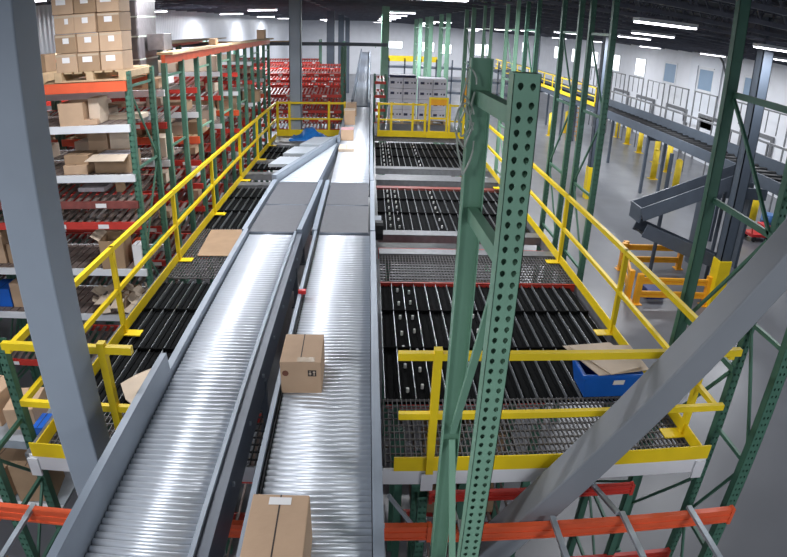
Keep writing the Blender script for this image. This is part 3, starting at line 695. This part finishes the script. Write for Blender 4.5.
# rows facing the deck beyond the far railing
fr = [(21.0, -6.2, -.95), (24.5, -6.2, -1.0), (28, -6.2, -1.2), (32.0, -8.8, -2.6), (22.0, .2, .6)]
for i, (y, xa, xb) in enumerate(fr):
    L = [(4.55, 'r'), (4.3, 'r'), (4.1, 'r'), (3.85, 'r'), (3.55, 'r'), (3.25, 'r'), (2.9, 'r')] if i < 3 else [(4.6, 'r'), (4.2, 'r'), (3.8, 'r'), (3.4, 'r')]
    if i == 0: L = L[2:]
    if i == 4: L = [(4.5, 'r'), (4.0, 'r'), (3.5, 'r'), (3.0, 'r')]
    flow_rack(y, .9, xa, xb, L, ['red flow rack just beyond the far yellow railing left of the conveyor', 'second red flow rack beyond the far yellow railing', 'third red flow rack beyond the far yellow railing',
              'last red flow rack in front of the far left wall', 'narrow red flow rack on the right side of the climbing conveyor'][i], zt=5.75 if i < 4 else 4.7)
# outer top ties along the row ends, with timber
t = thing('tie_beam', 'long orange tie beam running over the rack ends on the left with timber on top', 'beam', (-3.12, 9.1, 5.9))
obj('beam', MB().bx(-.03, .03, 0, 9.9, -.02, .12), ORANGE, t)
obj('timber', MB().bx(-.10, .16, .0, 9.9, .121, .16), PALLET, t)
t = thing('tie_beam', 'inner orange tie beam behind the long one over the left racks', 'beam', (-5.95, 8.6, 5.9))
obj('beam', MB().bx(-.03, .03, 0, 13, -.02, .12), ORANGE, t)
obj('timber', MB().bx(-.4, .9, 0, 13, .121, .15), PALLET, t)
t = thing('tie_beam', 'far tie beam over the racks behind the grey column', 'beam', (-8, 21.2, 5.78))
obj('beam', MB().bx(0, 8.6, -.03, .03, -.02, .1), STEELB, t); obj('timber', MB().bx(0, 5.6, -.03, .3, .101, .14), PALLET, t)

# contents of the near rack: boxes on the top pallet
def pallet(loc, w, d, label, group=None):
    t = thing('pallet', label, 'pallet', loc, group)
    m = MB()
    n = int(w/.14)
    for i in range(n): m.bx(-w/2+i*w/n, -w/2+i*w/n+w/n*.75, -d/2, d/2, .11, .13)
    obj('top_deck', m, PALLET, t)
    for x in (-w/2, -.05, w/2-.1): obj('stringer', MB().bx(x, x+.1, -d/2, d/2, .02, .11), PALLET, t)
    obj('bottom_deck', MB().bx(-w/2, w/2, -d/2, -d/2+.1, 0, .02).bx(-w/2, w/2, d/2-.1, d/2, 0, .02), PALLET, t)
    return t
pallet((-3.6, 8.02, 5.79), 1.0, .95, 'wooden pallet on the orange beam under the stacked brown boxes')
COLN = ['left', 'middle', 'right']; ROWN = ['bottom', 'second', 'third', 'top']
for c in range(3):
    for r in range(4):
        x = -3.905+c*.308+random.uniform(-.012, .012); h = .245
        t = carton('carton', f'{ROWN[r]} box in the {COLN[c]} column of the stack on the orange beam pallet', (x, 7.75+random.uniform(-.02, .02), 5.92+r*h), .30, .36, h-.006, [CARD, CARD2, CARD][(c+r) % 3], random.uniform(-.04, .04), tape=False, group='boxes stacked on the near pallet')
        obj('label', MB().bx(-.05+random.uniform(-.05, .05), .05, -.1825, -.181, .12, .19), LABEL, t)
        obj('tape_strip', MB().bx(-.145, .145, -.1815, -.1805, .20, .225), TAPE, t)
t = thing('wrapped_stack', 'grey stretch-wrapped pallet load behind the brown box stack', 'pallet load', (-3.86, 9.6, 5.5))
obj('load', MB().bx(-.34, .34, -.42, .42, .14, 1.52), WRAP, t, bevel=.03)
obj('pallet_base', MB().bx(-.45, .45, -.45, .45, 0, .03).bx(-.45, -.35, -.45, .45, .03, .12).bx(-.05, .05, -.45, .45, .03, .12).bx(.35, .45, -.45, .45, .03, .12).bx(-.45, .45, -.45, .45, .12, .14), PALLET, t)
m = MB()
for z in (.45, .8, 1.1, 1.35): m.bx(-.345, .345, -.425, .425, z, z+.02)
obj('wrap_band', m, STRAP, t)
carton('carton', 'single wrapped grey box on the tie beam right of the wrapped pallet load', (-3.33, 9.6, 6.08), .27, .4, .26, WRAP, 0, tape=False)
carton('carton', 'small brown box alone on the timber of the long tie beam', (-3.12, 12.2, 6.065), .14, .2, .12, CARD2)
carton('carton', 'small brown box on the far end of the left tie beam timber', (-3.1, 17.6, 6.065), .22, .3, .26, CARD)
for i, (x, z) in enumerate(((-4.75, 5.92), (-4.75, 6.17), (-4.5, 5.92))):
    carton('carton', ['lower', 'upper', 'front'][i]+' small box in the short stack between the grey column and the pallet stack', (x, 8.0, z), .24, .3, .24, CARD2)
pallet((-4.7, 8.02, 5.79), .8, .9, 'wooden pallet half hidden behind the grey column on the orange beam')
# shelf items of the near rack
def open_carton(label, loc, w, d, h, mt=CARD2, rz=0, flaps=(1, 1), fill=False):
    t = thing('open_carton', label, 'box', loc, None, rz); k = .006
    obj('body', MB().bx(-w/2, w/2, -d/2, d/2, 0, k).bx(-w/2, w/2, -d/2, -d/2+k, k, h).bx(-w/2, w/2, d/2-k, d/2, k, h).bx(-w/2, -w/2+k, -d/2+k, d/2-k, k, h).bx(w/2-k, w/2, -d/2+k, d/2-k, k, h), mt, t)
    if flaps[0]: obj('flap', MB().slab([(-w/2, -d/2, h), (w/2, -d/2, h), (w/2+.02, -d/2-.2, h-.05), (-w/2-.04, -d/2-.2, h-.05)], -.005), CARD3, t)
    if flaps[1]: obj('flap', MB().slab([(-w/2, d/2, h), (-w/2, -d/2, h), (-w/2-.12, -d/2, h+.08), (-w/2-.12, d/2, h+.08)], -.005), CARD3, t)
    if fill: obj('packing_paper', MB().bx(-w/2+.02, w/2-.02, -d/2+.02, d/2-.02, h*.6, h*.95), PAPER, t)
    return t
open_carton('open brown box with a wide pale front flap on the near rack shelf', (-3.46, 7.85, 4.55), .52, .4, .25, CARD2, -.04, (1, 0), True)
carton('carton', 'flat brown box left of the open flap box on the near rack', (-3.98, 7.75, 4.55), .36, .35, .13, CARD); carton('carton', 'brown box lying on top of the flat box on the near rack', (-3.97, 7.78, 4.68), .36, .33, .13, CARD2)
carton('carton', 'upright pale box behind the open flap box on the near rack', (-3.5, 8.2, 4.55), .3, .25, .5, CARD3)
carton('carton', 'tall tan box standing behind the flat boxes on the near rack', (-3.86, 8.25, 4.55), .3, .25, .48, CARD)
open_carton('large open tan box leaning on the upper grey shelf next to the column', (-3.95, 7.75, 5.22), .34, .4, .30, CARD, .1, (0, 0))
carton('carton', 'stack of upright folded cartons right of the open tan box', (-3.66, 7.85, 5.22), .16, .3, .34, CARD3)
carton('carton', 'low tan carton in front of the folded cartons on the upper grey shelf', (-3.68, 7.62, 5.22), .2, .1, .07, CARD)
carton('carton', 'long flat pale carton at the right end of the upper grey shelf', (-3.34, 8.1, 5.22), .5, .25, .07, CARD3)
carton('carton', 'small dark brown box on the dark red flow shelf of the near rack', (-3.42, 7.75, 4.27), .09, .14, .17, CARD2)
carton('carton', 'clear plastic tray left on the dark red flow shelf of the near rack', (-3.85, 7.85, 4.27), .4, .3, .06, PAPER, 0, tape=False)
open_carton('open brown box with a raised pale side flap below the red beam', (-3.62, 7.75, 3.18), .34, .42, .42, CARD2, .12, (0, 1))
open_carton('tall open box leaning right of the flap box below the red beam', (-3.83, 8.2, 3.18), .4, .3, .4, CARD, -.1, (0, 0))
carton('carton', 'small blue and white box stack under the red beam by the railing', (-3.26, 7.75, 3.18), .14, .2, .32, LABEL)
carton('carton', 'orange printed box behind the railing below the red beam', (-3.36, 7.95, 3.18), .1, .2, .3, ORANGE)
rnd = random.Random(3)
for i in range(14):
    x = -3.95+.065*i+rnd.uniform(-.03, .03)
    o = open_carton('small crumpled open carton in the row below the pale shelf edge by the railing', (x-.05, 7.72+rnd.uniform(0, .45), 2.45), .13, .2, rnd.uniform(.10, .22), [CARD, CARD2, PAPER][i % 3], rnd.uniform(-.5, .5), (1, 1))
    o['group'] = 'small open cartons behind the railing'
for i, (x, z, w, h, mt) in enumerate(((-5.3, 4.55, .5, .45, CARD), (-5.7, 4.55, .3, .4, CARD2), (-5.65, 3.18, .4, .5, CARD), (-5.2, 3.18, .4, .3, CARD2), (-5.7, 2.45, .35, .3, BLUE), (-5.3, 2.45, .4, .4, CARD))):
    carton('carton', ['tan box on the middle shelf left of the grey column', 'dark tan box at the left end of the middle shelf', 'tall tan box left of the grey column on a low shelf', 'low brown box left of the grey column',
                      'blue box on the low shelf left of the grey column', 'tan box beside the blue box left of the grey column'][i], (x, 7.9, z), w, .4, h, mt)
# boxes in the racks behind, generic repeats
rnd = random.Random(11)
for i, y in enumerate(rows):
    L = lv[i % 2]
    for z, kind in L:
        if kind in 'go':
            x = -5.7
            while x < -3.4:
                w_ = rnd.uniform(.25, .5)
                if rnd.random() < .8:
                    carton('carton', f'brown box lying on a pale shelf of the {ORD[i+1]} rack beyond the left railing', (x+w_/2, y+.35, z), w_, .4, rnd.uniform(.12, .34), rnd.choice([CARD, CARD2, CARD3, CARD3]), rnd.uniform(-.1, .1), tape=False, group=f'boxes in the {ORD[i+1]} left rack')
                x += w_+.06
        elif z > 2.8 and i < 5:
            x = -5.5
            while x < -3.4:
                if rnd.random() < .5:
                    carton('carton', f'small box on a red shelf of the {ORD[i+1]} rack beyond the left railing', (x, y+.35, z+.055), .2, .3, rnd.uniform(.1, .2), rnd.choice([CARD3, CARD, LABEL]), .0, tape=False, group=f'small boxes in the {ORD[i+1]} left rack')
                x += .42
# lower left corner shelf
t = thing('shelf_rack', 'low rack at the left edge with a pale shelf beam under brown cartons', 'rack', (0, 4.3, 0))
obj('beam', MB().bx(-5.6, -3.2, -.03, .03, 1.72, 1.82), WHITE, t); obj('beam', MB().bx(-5.6, -3.2, .8, .86, 1.72, 1.82), WHITE, t)
obj('shelf_panel', MB().bx(-5.6, -3.2, .03, .8, 1.79, 1.82), GALV, t)
for x in (-5.6, -3.24): obj('post', MB().bx(x-.04, x+.04, .86, .94, 0, 3.2).bx(x-.04, x+.04, -.11, -.03, 0, 3.2), DKGREEN, t)
obj('beam', MB().bx(-5.6, -3.2, -.03, .03, 2.62, 2.72), GALV, t); obj('shelf_panel', MB().bx(-5.6, -3.2, .03, .8, 2.69, 2.72), GALV, t)
for i, (x, y, z, w, h, mt) in enumerate(((-3.55, 4.55, 1.82, .4, .5, CARD2), (-4.0, 4.6, 1.82, .4, .4, CARD2), (-3.5, 4.65, 2.72, .32, .25, CARD), (-3.9, 4.7, 2.72, .4, .35, CARD), (-4.35, 4.6, 2.72, .35, .3, CARD2))):
    carton('carton', ['dark brown carton on the pale shelf beam at the lower left edge', 'second dark carton behind the one on the pale shelf beam', 'tan carton on the upper shelf left of the yellow corner rail', 'big tan carton further left on the upper corner shelf', 'brown carton at the left end of the upper corner shelf'][i], (x, y, z), w, .4, h, mt, .15*(-1)**i)
carton('carton', 'small blue and white packet beside the yellow corner of the left railing', (-3.25, 4.5, 2.72), .12, .25, .1, BLUE)
tag(obj('shelf_post', MB().bx(-2.98, -2.90, 2.9, 2.98, 0, 2.62), PALLET), 'tan timber post at the bottom left corner of the picture', 'post')

# ------------------------------------------------------------------ pallets of white cartons beyond the far railing
struct('floor_platform', MB().bx(.2, 3.1, 19.3, 23.5, 2.85, 2.98), DECKG)
for pi, (x0, cols, lab) in enumerate(((.72, 2, 'left'), (1.80, 2, 'right'))):
    pallet((x0+.5, 22.3, 2.98), 1.06, .9, f'pallet under the {lab} stack of white cartons beyond the yellow gate')
    proto = None
    for c in range(cols):
        for r in range(4):
            loc = (x0+.25+c*.505, 22.3, 3.12+r*.385)
            lb = f'white carton in the {["left", "right"][c]} column of the {lab} stack beyond the gate, {["bottom", "second", "third", "top"][r]} row'
            if proto is None:
                proto = carton('white_carton', lb, loc, .49, .8, .375, WBOX, tape=False, group='white cartons on the far pallets')
                obj('print', MB().bx(-.2, -.06, -.4025, -.4, .16, .25).bx(.04, .09, -.4025, -.4, .18, .23).bx(.14, .2, -.4025, -.4, .17, .24), INKB, proto)
            else: dup(proto, loc, lb)
carton('carton', 'wide dark box on the left white carton stack', (1.2, 22.3, 4.66), .95, .7, .08, INKB, tape=False)

# ------------------------------------------------------------------ lift truck mast far right of the pallets
t = thing('lift_truck', 'orange and black lift truck mast beyond the far right corner of the deck', 'lift truck', (4.05, 23.5, 0))
obj('mast', MB().bx(-.36, -.26, -.06, .06, .2, 4.6).bx(.26, .36, -.06, .06, .2, 4.6).bx(-.26, .26, -.04, .04, 4.45, 4.55).bx(-.26, .26, -.04, .04, 2.4, 2.5), BARR, t)
obj('cab', MB().bx(-.45, .45, .1, 1.4, .1, .9).bx(-.45, .45, .1, .2, .9, 2.6), INK, t)
obj('carriage', MB().bx(-.3, .3, -.16, -.06, 2.8, 3.3).bx(-.1, .1, -.05, .02, 3.3, 4.3), DARK, t)
for x in (-.2, .2): obj('fork', MB().bx(x-.05, x+.05, -1.1, -.16, 2.8, 2.85), DARK, t)
for x in (-.4, .4): obj('wheel', MB().cyl((x-.08, .9, .18), (x+.08, .9, .18), .18, 14), DARK, t)

# ------------------------------------------------------------------ curved chute and orange barrier
def flight(t, a, b, yc, w, h):
    a = Vector((a[0], yc, a[1])); b = Vector((b[0], yc, b[1]))
    obj('chute_bed', MB().bar(a+Vector((0, 0, .015)), b+Vector((0, 0, .015)), w, .03), DARK, t)
    for sy, mt in ((-1, CONVD), (1, CONVD)):
        o = Vector((0, sy*(w/2+.015), h/2-.03)); obj('side_guard', MB().bar(a+o, b+o, .03, h), mt, t)
t = thing('curved_chute', 'dark grey folded chute coming down to the open floor behind the right uprights', 'chute')
flight(t, (7.12, 2.00), (10.2, 3.24), 14.3, .62, .37)
flight(t, (7.25, 1.60), (10.0, .62), 14.22, .58, .36)
obj('end_wall', MB().bx(7.07, 7.11, 13.97, 14.63, 1.93, 2.34), CONVD, t)
for x, y, zt in ((8.35, 15.2, 3.6), (10.0, 14.75, 3.1), (9.2, 14.22, .86)):
    obj('support_post', MB().cyl((x, y, 0), (x, y, zt), .06, 10), STEELB, t)
obj('post_bracket', MB().bx(8.3, 8.4, 14.6, 15.2, 2.4, 2.46), STEELB, t)
def barrier(a, b, label):
    t = thing('guard_barrier', label, 'guard rail', (a[0], a[1], 0)); d = Vector((b[0]-a[0], b[1]-a[1], 0))
    for z in (.28, .66):
        obj('rail', MB().bar(Vector((0, 0, z+.05)), d+Vector((0, 0, z+.05)), .06, .07).bar(Vector((0, 0, z-.05)), d+Vector((0, 0, z-.05)), .06, .07).bar(Vector((0, 0, z)), d+Vector((0, 0, z)), .02, .16), BARR, t)
    for p in (Vector((0, 0, 0)), d):
        q = obj('post', MB().bx(p.x-.07, p.x+.07, p.y-.07, p.y+.07, 0, .84), BARR, t)
        obj('foot_plate', MB().bx(p.x-.13, p.x+.13, p.y-.13, p.y+.13, 0, .02), BARR, q)
barrier((7.62, 15.6), (9.5, 15.6), 'orange guard rail behind the chute, farthest of the three')
barrier((7.0, 13.15), (9.0, 13.05), 'orange guard rail in front of the chute, nearest of the three')
barrier((6.85, 13.4), (7.5, 15.45), 'orange guard rail on the left side of the chute base')
carton('carton', 'small blue crate on the floor inside the orange guard rails', (7.7, 13.6, 0), .5, .4, .25, mat('navy_plastic', s2l(40, 56, 120), .5), tape=False)

# ------------------------------------------------------------------ elevated conveyor on the right
t = thing('elevated_conveyor', 'long raised conveyor on dark posts running along the right wall', 'conveyor', (12.6, 0, 0))
y0, y1 = 9.5, 60
obj('side_frame', MB().bx(-.55, -.47, y0, y1, 2.62, 3.0), STEELB, t); obj('side_frame', MB().bx(.47, .55, y0, y1, 2.62, 3.35), STEELB, t)
m = MB()
for k in range(int((y1-y0)/.5)): m.cyl((-.46, y0+.2+.5*k, 2.92), (.46, y0+.2+.5*k, 2.92), .1, 8)
obj('carrier_rollers', m, DARK, t)
obj('bed', MB().bx(-.47, .47, y0, y1, 2.72, 2.78), DKGREEN, t)
obj('upper_rail', MB().bx(.47, .55, y0, y1, 3.75, 3.82), DECKG, t)
for k in range(21): obj('rail_post', MB().bx(.48, .53, y0+1+2.3*k, y0+1.06+2.3*k, 3.3, 3.78), DECKG, t)
for k in range(8):
    y = 12+6.2*k; obj('cross_member', MB().bx(-.36, .36, y, y+.1, 2.4, 2.55), STEELB, t)
    for x in (-.5, .38): obj('support_leg', MB().bx(x, x+.12, y, y+.12, 0, 2.62), STEELB, t)
t = thing('guard_railing', 'yellow railing on the far half of the raised conveyor by the right wall', 'railing', (12.0, 0, 0))
obj('top_rail', MB().bx(-.03, .03, 31, 58, 3.9, 3.96), YEL, t); obj('mid_rail', MB().bx(-.02, .02, 31, 58, 3.45, 3.5), YEL, t); obj('kick_plate', MB().bx(-.02, .02, 31, 58, 2.95, 3.15), YEL, t)
for k in range(14): obj('post', MB().bx(-.03, .03, 31+2*k, 31.06+2*k, 3, 3.95), YEL, t)
t = thing('ladder', 'yellow access ladder tower at the raised conveyor behind the green uprights', 'ladder', (13.0, 37, 0))
for x in (-.35, .35): obj('rail', MB().bx(x-.04, x+.04, -.04, .04, 0, 4.0), BARR, t)
for k in range(12): obj('rung', MB().bx(-.31, .31, -.02, .02, .3+.3*k, .34+.3*k), BARR, t)
t = thing('cross_conveyor', 'short lower conveyor crossing toward the chute at the right edge of the picture', 'conveyor', (0, 16.0, 0))
obj('side_frame', MB().bx(9.9, 12.1, -.4, -.34, 2.3, 2.65), STEELB, t); obj('side_frame', MB().bx(9.9, 12.1, .34, .4, 2.3, 2.65), STEELB, t); obj('bed', MB().bx(9.9, 12.1, -.34, .34, 2.45, 2.5), DARK, t)
obj('support_leg', MB().bx(10.1, 10.2, -.3, .3, 0, 2.3), STEELB, t); obj('support_leg', MB().bx(11.6, 11.7, -.3, .3, 0, 2.3), STEELB, t)
t = thing('wall_rack', 'row of thin grey guard frames standing behind the raised conveyor', 'guard frame', (17.0, 0, 0))
for k in range(9):
    y = 21.5+2.9*k
    obj('frame_bay', MB().bx(-.03, .03, y, y+.06, 0, 4.4).bx(-.03, .03, y+2.2, y+2.26, 0, 4.4).bx(-.03, .03, y, y+2.26, 4.34, 4.4).bx(-.02, .02, y+.7, y+.74, 3.4, 4.34).bx(-.02, .02, y+1.5, y+1.54, 3.4, 4.34), DECKG, t)
# bollards
bol = [(16.3, 31.5), (16.5, 34.2), (15.9, 29.2), (16.9, 37.0), (17.2, 39.5), (14.2, 27.4), (14.3, 25.2), (15.0, 43), (13.6, 40), (12.0, 38.5)]
proto = None
for i, (x, y) in enumerate(bol):
    lb = 'yellow safety bollard on the floor below the raised conveyor'
    if proto is None:
        proto = thing('bollard', lb, 'bollard', (x, y, 0), 'yellow bollards below the raised conveyor')
        obj('pipe', MB().cyl((0, 0, 0), (0, 0, 1.45), .16, 14).cyl((0, 0, 1.45), (0, 0, 1.53), .16, 14, .06), DKYEL, proto, smooth=True)
        obj('base_plate', MB().bx(-.22, .22, -.22, .22, 0, .02), DKYEL, proto)
    else: dup(proto, (x, y, 0))
# red cart and blue drum at the far right
t = thing('hand_cart', 'red cart standing on the open floor under the raised conveyor at the right', 'cart', (14.4, 18.6, 0))
obj('platform', MB().bx(-.45, .4, -.3, .3, .18, .3).bx(.1, .4, -.3, .3, .3, .62), REDP, t, bevel=.02)
obj('handle', MB().tube([(-.42, -.25, .3), (-.5, -.25, .75), (-.5, .25, .75), (-.42, .25, .3)], .03), REDP, t)
for x in (-.3, .28):
    for y in (-.27, .27): obj('wheel', MB().cyl((x, y-.03, .1), (x, y+.03, .1), .1, 12), DARK, t)
t = thing('drum', 'blue barrel beside the red cart on the open floor', 'barrel', (15.2, 19.2, 0))
obj('barrel', MB().cyl((0, 0, 0), (0, 0, .85), .29, 18), mat('barrel_blue', s2l(60, 110, 170), .4), t, smooth=True); obj('hoop', MB().cyl((0, 0, .28), (0, 0, .31), .305, 18).cyl((0, 0, .56), (0, 0, .59), .305, 18), CONVD, t)
t = thing('safety_post', 'yellow post top behind the blue barrel', 'bollard', (15.5, 20.6, 0))
obj('pipe', MB().cyl((0, 0, 0), (0, 0, 1.3), .17, 14).cyl((0, 0, 1.3), (0, 0, 1.4), .17, 14, .08), YEL, t, smooth=True)
# distant cross gantry
t = thing('gantry', 'distant dark shelving gantry with a yellow rail beyond the white carton pallets', 'gantry', (0, 50, 0))
for z in (1.2, 2.2, 3.2): obj('deck_level', MB().bx(1.5, 12, 0, 1.5, z, z+.18), CONVD, t)
for k in range(9): obj('post', MB().bx(1.5+1.3*k, 1.62+1.3*k, 0, .12, 0, 4), STEELB, t)
obj('rail', MB().bx(1.5, 5.5, 0, .05, 3.75, 4.2), YEL, t)
